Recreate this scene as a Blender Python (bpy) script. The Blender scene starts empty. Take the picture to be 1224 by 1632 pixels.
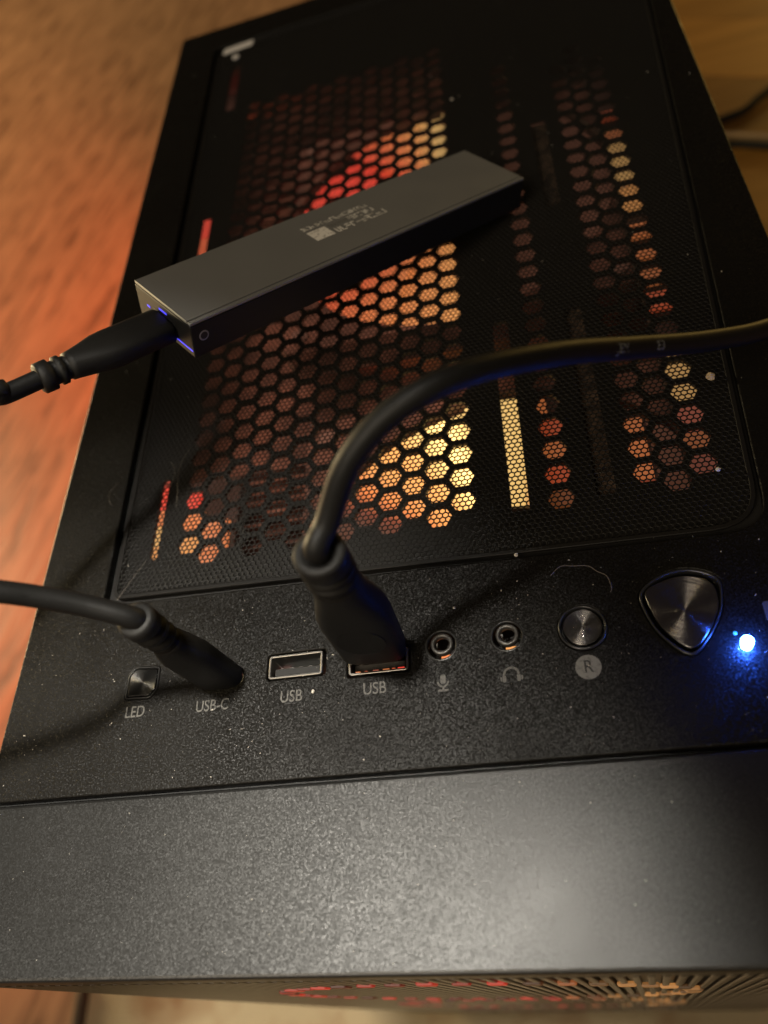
import bpy, bmesh, math, random
import numpy as np
from mathutils import Vector, Matrix
random.seed(7); rng = np.random.default_rng(11)
C = bpy.context.scene.collection
SC = bpy.context.scene
S = 0.001                                   # all sizes below are millimetres

# ---------------------------------------------------------------- camera
cam_d = bpy.data.cameras.new('camera'); cam = bpy.data.objects.new('camera', cam_d); C.objects.link(cam)
R = Matrix(((0.96058815, 0.15296187, 0.23210575), (-0.0034409, 0.84146523, -0.54030031), (-0.27795426, 0.51820742, 0.80882785)))
cam.matrix_world = Matrix.Translation(Vector((149.17, -44.54, 166.0)) * S) @ R.to_4x4()
cam_d.sensor_fit = 'VERTICAL'; cam_d.sensor_height = 36; cam_d.sensor_width = 27; cam_d.lens = 36 * 1258.37 / 1632
cam_d.clip_start = 0.01; cam_d.clip_end = 50
cam_d.dof.use_dof = True; cam_d.dof.focus_distance = 0.188; cam_d.dof.aperture_fstop = 9.2
SC.camera = cam

# ---------------------------------------------------------------- world, lamps, exposure
w = bpy.data.worlds.new('World'); SC.world = w; w.use_nodes = True
w.node_tree.nodes['Background'].inputs[0].default_value = (1.0, 0.72, 0.45, 1)
w.node_tree.nodes['Background'].inputs[1].default_value = 0.035
def lamp(name, kind, loc, energy, col, size=0.1, target=None, spot=None, blend=0.5):
    l = bpy.data.lights.new(name, kind); o = bpy.data.objects.new(name, l); C.objects.link(o)
    o.location = Vector(loc) * S; l.energy = energy; l.color = col
    if kind == 'AREA': l.shape = 'DISK'; l.size = size
    else: l.shadow_soft_size = size
    if kind == 'SPOT': l.spot_size = math.radians(spot); l.spot_blend = blend
    if target is not None:
        o.rotation_euler = (Vector(target) - Vector(loc)).to_track_quat('-Z', 'Y').to_euler()
    return o
lamp('ceiling_lamp', 'SPOT', (60, 14, 1100), 98.0, (1.0, 0.94, 0.82), 0.048, (-1, -50, 0), 14.3, 0.20)
lamp('front_lamp', 'POINT', (-420, -900, 1250), 50.0, (1.0, 0.84, 0.62), 0.40)
lamp('floor_fill', 'POINT', (-2200, 1200, -30), 235.0, (1.0, 0.78, 0.42), 0.15)  # added fill below deck height, brightens only the floor
lamp('bench_fill', 'POINT', (800, 1300, -60), 6.4, (1.0, 0.64, 0.17), 0.12)  # added low fill for the bench planks, kept off the deck
SC.view_settings.view_transform = 'Standard'; SC.view_settings.look = 'None'
SC.view_settings.exposure = 0; SC.view_settings.gamma = 1
SC.render.engine = 'CYCLES'
SC.cycles.use_denoising = True
SC.cycles.max_bounces = 8; SC.cycles.transparent_max_bounces = 8
SC.cycles.caustics_reflective = False; SC.cycles.caustics_refractive = False
SC.cycles.sample_clamp_indirect = 4

# ---------------------------------------------------------------- materials
def mat(name, col=(0.02,)*3, rough=0.5, metal=0.0, spec=0.5, emit=None, es=0.0, bump=None, aniso=None, vcol=None, coat=0):
    m = bpy.data.materials.new(name); m.use_nodes = True; nt = m.node_tree; b = nt.nodes['Principled BSDF']
    b.inputs['Base Color'].default_value = (*col, 1); b.inputs['Roughness'].default_value = rough
    b.inputs['Metallic'].default_value = metal; b.inputs['Specular IOR Level'].default_value = spec
    b.inputs['Coat Weight'].default_value = coat
    if emit: b.inputs['Emission Color'].default_value = (*emit, 1); b.inputs['Emission Strength'].default_value = es
    if vcol:
        a = nt.nodes.new('ShaderNodeAttribute'); a.attribute_name = 'glow'
        nt.links.new(a.outputs['Color'], b.inputs['Emission Color']); b.inputs['Emission Strength'].default_value = vcol
    if bump:
        tc = nt.nodes.new('ShaderNodeTexCoord'); bp = nt.nodes.new('ShaderNodeBump')
        n = nt.nodes.new('ShaderNodeTexNoise'); n.inputs['Scale'].default_value = bump[0]; n.inputs['Detail'].default_value = 3
        nt.links.new(tc.outputs['Object'], n.inputs['Vector']); nt.links.new(n.outputs['Fac'], bp.inputs['Height'])
        bp.inputs['Strength'].default_value = bump[1]; bp.inputs['Distance'].default_value = bump[2]
        nt.links.new(bp.outputs['Normal'], b.inputs['Normal'])
    if aniso is not None:
        b.inputs['Anisotropic'].default_value = aniso
        t = nt.nodes.new('ShaderNodeTangent'); t.direction_type = 'RADIAL'; t.axis = 'Z'
        nt.links.new(t.outputs['Tangent'], b.inputs['Tangent'])
    return m
def add_patch(m, scale, c0, c1, lo=0.4, hi=0.65, sock='Base Color', stretch=(1, 1, 1), rot=0, detail=4):
    """mix a second tone in by stretched noise (wear, grain)"""
    nt = m.node_tree; b = nt.nodes['Principled BSDF']
    tc = nt.nodes.new('ShaderNodeTexCoord'); mp = nt.nodes.new('ShaderNodeMapping')
    mp.inputs['Scale'].default_value = stretch; mp.inputs['Rotation'].default_value = (0, 0, rot)
    n = nt.nodes.new('ShaderNodeTexNoise'); n.inputs['Scale'].default_value = scale; n.inputs['Detail'].default_value = detail
    r = nt.nodes.new('ShaderNodeValToRGB'); r.color_ramp.elements[0].position = lo; r.color_ramp.elements[1].position = hi
    r.color_ramp.elements[0].color = (*c0, 1) if len(c0) == 3 else c0; r.color_ramp.elements[1].color = (*c1, 1)
    nt.links.new(tc.outputs['Object'], mp.inputs['Vector']); nt.links.new(mp.outputs['Vector'], n.inputs['Vector'])
    nt.links.new(n.outputs['Fac'], r.inputs['Fac']); nt.links.new(r.outputs['Color'], b.inputs[sock])
    return m
def grain(m, kind, scale, k):
    """tiny facets of a powder coat: tilt the normal by a fine cell or noise colour"""
    nt = m.node_tree; b = nt.nodes['Principled BSDF']; tc = nt.nodes.new('ShaderNodeTexCoord'); ge = nt.nodes.new('ShaderNodeNewGeometry')
    n = nt.nodes.new('ShaderNodeTexVoronoi' if kind == 'cell' else 'ShaderNodeTexNoise'); n.inputs['Scale'].default_value = scale
    nt.links.new(tc.outputs['Object'], n.inputs['Vector'])
    a = nt.nodes.new('ShaderNodeVectorMath'); a.operation = 'SUBTRACT'; a.inputs[1].default_value = (0.5, 0.5, 0.5); nt.links.new(n.outputs['Color'], a.inputs[0])
    c = nt.nodes.new('ShaderNodeVectorMath'); c.operation = 'SCALE'; c.inputs['Scale'].default_value = k; nt.links.new(a.outputs[0], c.inputs[0])
    d = nt.nodes.new('ShaderNodeVectorMath'); d.operation = 'ADD'; nt.links.new(c.outputs[0], d.inputs[0]); nt.links.new(ge.outputs['Normal'], d.inputs[1])
    e = nt.nodes.new('ShaderNodeVectorMath'); e.operation = 'NORMALIZE'; nt.links.new(d.outputs[0], e.inputs[0]); nt.links.new(e.outputs[0], b.inputs['Normal'])
    return m
def spun(m, k):
    """turned metal: concentric micro grooves tilt the normal along the radius"""
    nt = m.node_tree; b = nt.nodes['Principled BSDF']; tc = nt.nodes.new('ShaderNodeTexCoord'); ge = nt.nodes.new('ShaderNodeNewGeometry')
    f = nt.nodes.new('ShaderNodeVectorMath'); f.operation = 'MULTIPLY'; f.inputs[1].default_value = (1, 1, 0); nt.links.new(tc.outputs['Object'], f.inputs[0])
    L = nt.nodes.new('ShaderNodeVectorMath'); L.operation = 'LENGTH'; nt.links.new(f.outputs[0], L.inputs[0])
    u = nt.nodes.new('ShaderNodeVectorMath'); u.operation = 'NORMALIZE'; nt.links.new(f.outputs[0], u.inputs[0])
    n = nt.nodes.new('ShaderNodeTexNoise'); n.noise_dimensions = '1D'; n.inputs['Scale'].default_value = 45000; n.inputs['Detail'].default_value = 1; nt.links.new(L.outputs['Value'], n.inputs['W'])
    a = nt.nodes.new('ShaderNodeMath'); a.operation = 'SUBTRACT'; a.inputs[1].default_value = 0.5; nt.links.new(n.outputs['Fac'], a.inputs[0])
    a2 = nt.nodes.new('ShaderNodeMath'); a2.operation = 'MULTIPLY'; a2.inputs[1].default_value = k; nt.links.new(a.outputs[0], a2.inputs[0])
    c = nt.nodes.new('ShaderNodeVectorMath'); c.operation = 'SCALE'; nt.links.new(u.outputs[0], c.inputs[0]); nt.links.new(a2.outputs[0], c.inputs['Scale'])
    d = nt.nodes.new('ShaderNodeVectorMath'); d.operation = 'ADD'; nt.links.new(c.outputs[0], d.inputs[0]); nt.links.new(ge.outputs['Normal'], d.inputs[1])
    e = nt.nodes.new('ShaderNodeVectorMath'); e.operation = 'NORMALIZE'; nt.links.new(d.outputs[0], e.inputs[0]); nt.links.new(e.outputs[0], b.inputs['Normal'])
    return m
M = {}
M['deck'] = grain(mat('black_powder_coat', (0.0042, 0.0036, 0.0029), 0.45, spec=0.24), 'noise', 2700, 1.2)
M['bezel'] = grain(mat('charcoal_textured_plastic', (0.0060, 0.0058, 0.0054), 0.36, spec=0.62), 'noise', 2800, 0.42)
M['plate'] = mat('black_steel', (0.012, 0.011, 0.010), 0.5)
M['mesh'] = mat('black_filter_mesh', (0.010, 0.009, 0.008), 0.5, spec=0.3)
M['inner'] = mat('dark_inner_steel', (0.03, 0.026, 0.024), 0.6)
M['frame'] = add_patch(mat('dusty_fan_frame', rough=0.6), 90, (0.03, 0.022, 0.019), (0.11, 0.075, 0.06), 0.4, 0.7)
M['radiator'] = add_patch(mat('dusty_radiator_fins', rough=0.42, metal=0.35), 60, (0.05, 0.035, 0.03), (0.20, 0.13, 0.10), 0.4, 0.7)
M['rubber'] = mat('black_cable_rubber', (0.009, 0.0088, 0.0085), 0.5, spec=0.27, bump=(900, 0.15, 0.0003))
M['plug'] = mat('black_plug_plastic', (0.011, 0.0105, 0.010), 0.55, spec=0.3, bump=(1800, 0.25, 0.0002))
M['ssd'] = mat('anthracite_anodised_aluminium', (0.30, 0.305, 0.305), 0.5, metal=0.5, bump=(3000, 0.15, 0.0001))
M['ssd_side'] = mat('dark_anodised_edge', (0.012, 0.012, 0.012), 0.5, spec=0.25)
M['ink'] = add_patch(mat('pale_grey_print'), 1100, (0.10, 0.097, 0.09), (0.17, 0.165, 0.155), 0.36, 0.5)
M['ink_dim'] = add_patch(mat('faded_grey_print'), 1400, (0.045, 0.043, 0.04), (0.105, 0.10, 0.09), 0.36, 0.5)
M['ink_pale'] = mat('pale_side_print', (0.19, 0.18, 0.16), 0.6)
M['cord_ink'] = mat('faint_cable_print', (0.15, 0.15, 0.15), 0.6)
M['steel'] = mat('port_steel', (0.40, 0.38, 0.35), 0.32, metal=1.0)
M['darkmetal'] = mat('dark_jack_ring', (0.13, 0.125, 0.12), 0.4, metal=0.7)
M['rim'] = mat('glossy_black_rim', (0.02, 0.02, 0.02), 0.28)
M['spun'] = spun(mat('spun_dark_metal', (0.20, 0.195, 0.20), 0.24, metal=1.0), 3.0)
M['black'] = mat('black_plastic', (0.006, 0.006, 0.006), 0.5)
M['tongue'] = mat('port_tongue', (0.012, 0.011, 0.010), 0.45)
M['glow'] = mat('lit_fan_plastic', (0.03, 0.03, 0.03), 0.5, vcol=1.0)
M['led_blue'] = mat('blue_led_dome', (0.1, 0.1, 0.2), 0.3, emit=(0.03, 0.13, 1.0), es=330)
M['streak_blue'] = mat('blue_led_streak', (0.05, 0.05, 0.2), 0.3, emit=(0.07, 0.06, 1.0), es=1.1)  # glow of the drive LED's blurred streaks
M['dust'] = mat('pale_dust', (0.5, 0.46, 0.4), 0.9)
M['hair'] = mat('pale_fibre', (0.13, 0.11, 0.095), 0.5)
M['white'] = mat('white_emblem', (0.85, 0.82, 0.78), 0.5)
M['lid_ink'] = add_patch(mat('pale_lid_print'), 900, (0.50, 0.48, 0.44), (0.92, 0.89, 0.83), 0.33, 0.48)
def glow_mat(c, s): 
    k = ('led', c, s)
    if k not in M: M[k] = mat('lit_piece', (0.05, 0.05, 0.05), 0.4, emit=c, es=s)
    return M[k]
g = bpy.data.materials.new('side_glass'); g.use_nodes = True; nt = g.node_tree; nt.nodes.clear()
o_ = nt.nodes.new('ShaderNodeOutputMaterial'); mx = nt.nodes.new('ShaderNodeMixShader'); tr = nt.nodes.new('ShaderNodeBsdfTransparent'); gl = nt.nodes.new('ShaderNodeBsdfGlossy')
gl.inputs['Roughness'].default_value = 0.02; lw = nt.nodes.new('ShaderNodeLayerWeight'); fp5 = nt.nodes.new('ShaderNodeMath'); fp5.operation = 'POWER'; fp5.inputs[1].default_value = 5; nt.links.new(lw.outputs['Facing'], fp5.inputs[0]); fr = nt.nodes.new('ShaderNodeMath'); fr.operation = 'MULTIPLY_ADD'; fr.inputs[1].default_value = 0.95; fr.inputs[2].default_value = 0.045; nt.links.new(fp5.outputs[0], fr.inputs[0]); tr.inputs[0].default_value = (0.85, 0.85, 0.85, 1)
nt.links.new(fr.outputs[0], mx.inputs[0]); nt.links.new(tr.outputs[0], mx.inputs[1]); nt.links.new(gl.outputs[0], mx.inputs[2]); nt.links.new(mx.outputs[0], o_.inputs[0])
M['glass'] = g
# wood of the floor: long grain with short dark flecks, running up and to the right of the case
fl = mat('laminate_floor', rough=0.5)
nt = fl.node_tree; b = nt.nodes['Principled BSDF']
tc = nt.nodes.new('ShaderNodeTexCoord')
def stretched(scale, sc, detail, dist=0.0):
    rt = nt.nodes.new('ShaderNodeMapping'); rt.inputs['Rotation'].default_value = (0, 0, math.radians(18)); nt.links.new(tc.outputs['Object'], rt.inputs['Vector'])
    mp = nt.nodes.new('ShaderNodeMapping'); mp.inputs['Scale'].default_value = sc; nt.links.new(rt.outputs[0], mp.inputs['Vector'])
    n = nt.nodes.new('ShaderNodeTexNoise'); n.inputs['Scale'].default_value = scale; n.inputs['Detail'].default_value = detail; n.inputs['Distortion'].default_value = dist
    nt.links.new(mp.outputs[0], n.inputs['Vector']); return n
n1 = stretched(9, (6, 0.8, 1), 5, 0.6); n2 = stretched(32, (3.2, 0.55, 1), 3, 0.3); n3 = stretched(2.2, (1, 1, 1), 2)
r1 = nt.nodes.new('ShaderNodeValToRGB'); r1.color_ramp.elements[0].position = 0.3; r1.color_ramp.elements[1].position = 0.7
r1.color_ramp.elements[0].color = (0.26, 0.138, 0.068, 1); r1.color_ramp.elements[1].color = (0.41, 0.226, 0.120, 1)
nt.links.new(n1.outputs['Fac'], r1.inputs['Fac'])
r2 = nt.nodes.new('ShaderNodeValToRGB'); r2.color_ramp.elements[0].position = 0.34; r2.color_ramp.elements[1].position = 0.50
r2.color_ramp.elements[0].color = (0.30, 0.23, 0.17, 1); r2.color_ramp.elements[1].color = (1, 1, 1, 1)
nt.links.new(n2.outputs['Fac'], r2.inputs['Fac'])
mxx = nt.nodes.new('ShaderNodeMix'); mxx.data_type = 'RGBA'; mxx.blend_type = 'MULTIPLY'; mxx.inputs['Factor'].default_value = 0.72
nt.links.new(r1.outputs[0], mxx.inputs['A']); nt.links.new(r2.outputs[0], mxx.inputs['B'])
nt.links.new(mxx.outputs['Result'], b.inputs['Base Color'])
bp = nt.nodes.new('ShaderNodeBump'); bp.inputs['Strength'].default_value = 0.4; bp.inputs['Distance'].default_value = 0.002
nt.links.new(n2.outputs['Fac'], bp.inputs['Height']); nt.links.new(bp.outputs[0], b.inputs['Normal'])
M['floor'] = fl
M['rug'] = add_patch(mat('woven_rug', rough=0.95, bump=(500, 0.8, 0.002)), 16, (0.33, 0.255, 0.15), (0.19, 0.095, 0.04), 0.50, 0.66)
M['rugedge'] = mat('dark_rug_binding', (0.05, 0.035, 0.022), 0.9)
add_patch(M['bezel'], 17, (0.37,) * 3, (0.48,) * 3, 0.35, 0.7, sock='Roughness')
add_patch(M['deck'], 40, (0.40,) * 3, (0.54,) * 3, 0.35, 0.7, sock='Roughness')
add_patch(M['ssd'], 45, (0.44,) * 3, (0.58,) * 3, 0.35, 0.7, sock='Roughness')
PL = [add_patch(mat('pine_plank', rough=0.5), 7, c0, c1, 0.3, 0.7, stretch=(0.5, 9, 1), detail=5) for c0, c1 in
      (((0.22, 0.10, 0.018), (0.32, 0.155, 0.03)), ((0.15, 0.065, 0.011), (0.22, 0.10, 0.018)), ((0.27, 0.125, 0.02), (0.38, 0.18, 0.035)))]

# ---------------------------------------------------------------- object helpers
def worldloc(o):
    v = Vector((0, 0, 0))
    while o is not None: v += Vector(o.location); o = o.parent
    return v
def thing(name, label=None, cat=None, loc=(0, 0, 0), group=None, parent=None):
    o = bpy.data.objects.new(name, None); C.objects.link(o); o.empty_display_size = 0.01
    o.location = Vector(loc) * S
    if parent is not None: o.parent = parent
    if label: o['label'] = label
    if cat: o['category'] = cat
    if group: o['group'] = group
    return o
def tag(o, label=None, cat=None, group=None, kind=None):
    for k, v in (('label', label), ('category', cat), ('group', group), ('kind', kind)):
        if v: o[k] = v
    return o
def put(name, verts, faces, m, parent=None, loc=None, smooth=False):
    """verts in mm, world; linked as ONE mesh object under parent with its origin at loc"""
    me = bpy.data.meshes.new(name)
    pl = worldloc(parent) / S
    org = Vector(loc) if loc is not None else pl
    me.from_pydata([((Vector(v) - org) * S) for v in verts], [], faces); me.update()
    return link(name, me, m, parent, org, smooth)
def link(name, me, m, parent, org, smooth=False):
    me.materials.clear(); me.materials.append(m)
    if smooth:
        for p in me.polygons: p.use_smooth = True
    o = bpy.data.objects.new(name, me); C.objects.link(o)
    if parent is not None: o.parent = parent
    o.location = Vector(org) * S - worldloc(parent)
    return o
def putbm(name, bm, m, parent=None, loc=None, smooth=False):
    bmesh.ops.recalc_face_normals(bm, faces=bm.faces[:])
    bm.verts.index_update()
    v = [tuple(x.co) for x in bm.verts]; f = [[q.index for q in p.verts] for p in bm.faces]
    bm.free(); return put(name, v, f, m, parent, loc, smooth)
def box_bm(x0, x1, y0, y1, z0, z1, bev=0.0, seg=2):
    bm = bmesh.new(); bmesh.ops.create_cube(bm, size=1)
    for v in bm.verts:
        v.co = Vector(((x0 + x1) / 2 + v.co.x * (x1 - x0), (y0 + y1) / 2 + v.co.y * (y1 - y0), (z0 + z1) / 2 + v.co.z * (z1 - z0)))
    if bev: bmesh.ops.bevel(bm, geom=bm.edges[:], offset=bev, segments=seg, profile=0.5, affect='EDGES')
    return bm
def box(name, m, dims, parent=None, bev=0.0, loc=None): return putbm(name, box_bm(*dims, bev=bev), m, parent, loc)
def flat(name, loops, z0, z1, m, parent=None, bev=0.0, loc=None):
    """2-D outline with holes (even-odd), extruded from z0 to z1"""
    cu = bpy.data.curves.new(name, 'CURVE'); cu.dimensions = '2D'; cu.fill_mode = 'BOTH'
    cu.extrude = (z1 - z0) / 2 - bev; cu.bevel_depth = bev; cu.bevel_resolution = 1; cu.offset = -bev
    for lp in loops:
        sp = cu.splines.new('POLY'); sp.points.add(len(lp) - 1); sp.use_cyclic_u = True
        sp.points.foreach_set('co', np.array([(p[0], p[1], 0, 1) for p in lp], dtype=np.float32).ravel())
    t = bpy.data.objects.new('t', cu); C.objects.link(t)
    dg = bpy.context.evaluated_depsgraph_get(); me = bpy.data.meshes.new_from_object(t.evaluated_get(dg))
    bpy.data.objects.remove(t); bpy.data.curves.remove(cu)
    n = len(me.vertices); co = np.empty(n * 3, np.float32); me.vertices.foreach_get('co', co); co = co.reshape(-1, 3)
    co[:, 2] += (z0 + z1) / 2
    org = np.array(loc if loc is not None else worldloc(parent) / S)
    me.vertices.foreach_set('co', ((co - org) * S).astype(np.float32).ravel()); me.update()
    return link(name, me, m, parent, org)
def text(name, body, x, y, size, m, parent, z=0.012, sx=1.0, loc=None, shear=0, th=0.012):
    cu = bpy.data.curves.new(name, 'FONT'); cu.body = body; cu.size = size; cu.align_x = 'CENTER'; cu.align_y = 'CENTER'; cu.extrude = th; cu.offset = 0.03
    t = bpy.data.objects.new('t', cu); C.objects.link(t)
    dg = bpy.context.evaluated_depsgraph_get(); me = bpy.data.meshes.new_from_object(t.evaluated_get(dg))
    bpy.data.objects.remove(t); bpy.data.curves.remove(cu)
    org = worldloc(parent) / S
    for v in me.vertices: v.co = (Vector((v.co.x * sx + x, v.co.y + y, v.co.z + z)) - org) * S
    return link(name, me, m, parent, org)
def circ(x, y, r, n=28, a0=0.0): return [(x + r * math.cos(a0 + 2 * math.pi * i / n), y + r * math.sin(a0 + 2 * math.pi * i / n)) for i in range(n)]
def rrect(x0, x1, y0, y1, r, n=5):
    rs = r if isinstance(r, (tuple, list)) else (r,) * 4
    pts = []
    for (cx, cy, a), q in zip(((x1, y1, 0), (x0, y1, 90), (x0, y0, 180), (x1, y0, 270)), rs):
        sx = -1 if cx == x1 else 1; sy = -1 if cy == y1 else 1
        for i in range(n + 1):
            t = math.radians(a + 90 * i / n); pts.append((cx + sx * q + q * math.cos(t), cy + sy * q + q * math.sin(t)))
    return pts
def roundpoly(P, rs, n=6):
    out = []
    for i, p in enumerate(P):
        p = Vector(p); a = Vector(P[i - 1]); c = Vector(P[(i + 1) % len(P)]); r = rs[i]
        u = (a - p).normalized(); v = (c - p).normalized(); d = r
        for k in range(n + 1):
            t = k / n; out.append(tuple((p + u * d) * (1 - t) ** 2 + p * 2 * t * (1 - t) + (p + v * d) * t ** 2))
    return out
def spline(P, closed=False, sub=8):
    P = [Vector(p) for p in P]; n = len(P); out = []
    rngi = range(n) if closed else range(n - 1)
    for i in rngi:
        if closed: p0, p1, p2, p3 = P[i - 1], P[i], P[(i + 1) % n], P[(i + 2) % n]
        else: p0, p1, p2, p3 = P[max(i - 1, 0)], P[i], P[i + 1], P[min(i + 2, n - 1)]
        for k in range(sub):
            t = k / sub
            out.append(0.5 * ((2 * p1) + (p2 - p0) * t + (2 * p0 - 5 * p1 + 4 * p2 - p3) * t * t + (3 * p1 - p0 - 3 * p2 + p3) * t ** 3))
    if not closed: out.append(P[-1])
    return out
def loft(rings, cap=True):
    v = []; f = []; n = len(rings[0])
    for r in rings: v += [tuple(p) for p in r]
    for i in range(len(rings) - 1):
        for j in range(n): f.append((i * n + j, i * n + (j + 1) % n, (i + 1) * n + (j + 1) % n, (i + 1) * n + j))
    if cap: f.append(tuple(range(n - 1, -1, -1))); f.append(tuple((len(rings) - 1) * n + j for j in range(n)))
    return v, f
def tube(name, pts, r, m, parent=None, n=16, sub=8, loc=None):
    P = spline(pts, sub=sub); rings = []; up = Vector((0, 0, 1)); prev = None
    for i, p in enumerate(P):
        t = (P[min(i + 1, len(P) - 1)] - P[max(i - 1, 0)]).normalized()
        a = (prev - t * prev.dot(t)).normalized() if prev is not None else t.cross(up if abs(t.z) < 0.9 else Vector((1, 0, 0))).normalized()
        prev = a; b2 = t.cross(a)
        rings.append([p + (a * math.cos(2 * math.pi * k / n) + b2 * math.sin(2 * math.pi * k / n)) * r for k in range(n)])
    v, f = loft(rings); return put(name, v, f, m, parent, loc, True)
def section_loft(name, base, ax, wide, secs, m, parent, n=32, smooth=True):
    """secs: (distance along ax, width, depth, squareness) with 'wide' the width direction"""
    ax = Vector(ax).normalized(); wd = Vector(wide); wd = (wd - ax * wd.dot(ax)).normalized(); dp = ax.cross(wd)
    rings = []
    for t, W, D, e in secs:
        ring = []
        for k in range(n):
            a = 2 * math.pi * k / n; c, s = math.cos(a), math.sin(a)
            ring.append(Vector(base) + ax * t + wd * (W / 2 * math.copysign(abs(c) ** (2 / e), c)) + dp * (D / 2 * math.copysign(abs(s) ** (2 / e), s)))
        rings.append(ring)
    v, f = loft(rings); return put(name, v, f, m, parent, None, smooth)
def frame_pts(o, ex, ey, ez, dims, bev=0.0, seg=2):
    bm = box_bm(*dims, bev=bev, seg=seg)
    for v in bm.verts: v.co = Vector(o) + ex * v.co.x + ey * v.co.y + ez * v.co.z
    return bm

# ================================================================ SETTING
tag(box('wooden_floor', M['floor'], (-6000, 6000, -5000, 7000, -470, -450)), kind='structure')
rug = thing('rug', 'cream and brown patterned woven rug on the floor in front of the computer case', 'rug', (200, -300, -450))
box('rug_pile', M['rug'], (-262, 700, -700, -21, -450, -446.5), rug, 1.5)
tube('rug_binding', [(-266, -21, -447), (-264, -180, -447), (-268, -400, -447), (-266, -700, -447)], 5.5, M['rugedge'], rug, 10)
# low plank bench behind and to the right
bench = thing('wooden_bench', 'low bench of warm pine planks behind the right side of the case', 'bench', (330, 650, -450))
d = Vector((0.853, -0.522, 0)); pq = Vector((0.522, 0.853, 0))
for i, s0 in enumerate((1030, 940, 850, 758, 668, 578, 488)):
    bm = box_bm(-190 + (60 if s0 < 560 else 0), 330, s0 - 87, s0 + 2.0, -322, -300 + (0.6, -0.4, 0.3)[i % 3], 1.2)
    for v in bm.verts: v.co = Vector((0, 0, v.co.z)) + d * v.co.x + pq * v.co.y
    putbm('plank', bm, PL[(1, 0, 2, 1, 2, 0, 2)[i]], bench)
for t0, s0 in ((-150, 1000), (300, 1000), (-90, 520), (300, 520)):
    bm = box_bm(t0 - 20, t0 + 20, s0 - 20, s0 + 20, -450, -322)
    for v in bm.verts: v.co = Vector((0, 0, v.co.z)) + d * v.co.x + pq * v.co.y
    putbm('leg', bm, PL[1], bench)
c1 = thing('power_cable', 'black cable curving across the pine bench on the far side of the beige cable', 'cable', (340, 620, -296))
tube('cord', [(255, 610, -296), (300, 612, -296), (328, 616, -296), (345, 619, -295), (365, 634, -294), (420, 668, -295), (480, 640, -296)], 3.6, M['rubber'], c1, 12)
c2 = thing('thin_cable', 'thin beige cable lying between two black cables on the pine bench', 'cable', (340, 595, -296))
tube('cord', [(250, 628, -296.5), (300, 604, -296.5), (328, 592, -296.5), (350, 580, -296.5), (420, 545, -296.5), (480, 515, -296.5)], 2.4, mat('beige_cable', (0.30, 0.20, 0.11), 0.5), c2, 12)
c3 = thing('power_cable', 'second black cable, on the near side of the beige cable on the bench', 'cable', (340, 575, -296))
tube('cord', [(250, 612, -296), (300, 589, -296), (328, 578, -296), (350, 566, -296), (420, 529, -296), (480, 500, -296)], 3.6, M['rubber'], c3, 12)

# ================================================================ COMPUTER CASE
case = thing('computer_case', 'black desktop computer case seen from above, with lit fans under its perforated top', 'computer case', (106, 160, -450))
# ---- top deck with recess and port openings
FQ = [(23.8, 52.2), (189.0, 47.4), (209.0, 340.0), (21.4, 338.5)]              # dust filter outline
REC = [(21.6, 50.4), (189.9, 46.2), (210.0, 342.0), (19.4, 340.5)]             # recess in the deck
PWR_O = spline([(160.1, 34.4), (164.1, 37.7), (169.5, 39.0), (174.3, 37.8), (177.1, 35.3), (176.9, 31.5), (175.8, 27.7), (172.6, 22.6), (167.9, 18.7), (162.7, 23.8), (160.3, 29.8)], True, 4)
PWR_I = spline([(161.3, 34.4), (164.6, 36.3), (169.1, 37.2), (173.2, 36.2), (175.4, 34.3), (175.8, 31.2), (175.0, 27.8), (171.9, 22.9), (168.2, 20.3), (163.9, 24.4), (161.7, 30.0)], True, 4)
PWR_O = [(p.x, p.y) for p in [Vector(q) for q in [(*x, 0) if len(x) == 2 else x for x in PWR_O]]] if not isinstance(PWR_O[0], tuple) else PWR_O
PWR_I = [(p[0], p[1]) for p in PWR_I]
ledb = lambda k: [(34.3 - k, 23.4 - k), (40.6 + k * 0.6, 23.1 - k), (42.2 + k, 24.9 - k * 0.6), (42.1 + k, 30.2 + k), (36.0 - k * 0.6, 30.8 + k), (34.4 - k, 29.0 + k * 0.6)]
JX = ((115.1, 27.6), (130.2, 28.0))
holes = [roundpoly(REC, (3.0, 9, 8, 5)), roundpoly(ledb(0.5), (0.8,) * 6, 3),
         rrect(55.2, 65.6, 23.4, 27.6, 2.0), rrect(72.1, 86.9, 23.6, 30.2, 0.9), rrect(92.4, 107.6, 22.2, 28.6, 0.9),
         circ(*JX[0], 3.35), circ(*JX[1], 3.35), circ(146.9, 27.9, 5.25, 36), [(p[0], p[1]) for p in PWR_O]]
flat('top_deck', [roundpoly([(0, 0), (212, 0), (212, 360), (0, 360)], (1.5,) * 4, 3)] + holes, -2.6, 0, M['deck'], case, 0.35)
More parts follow.
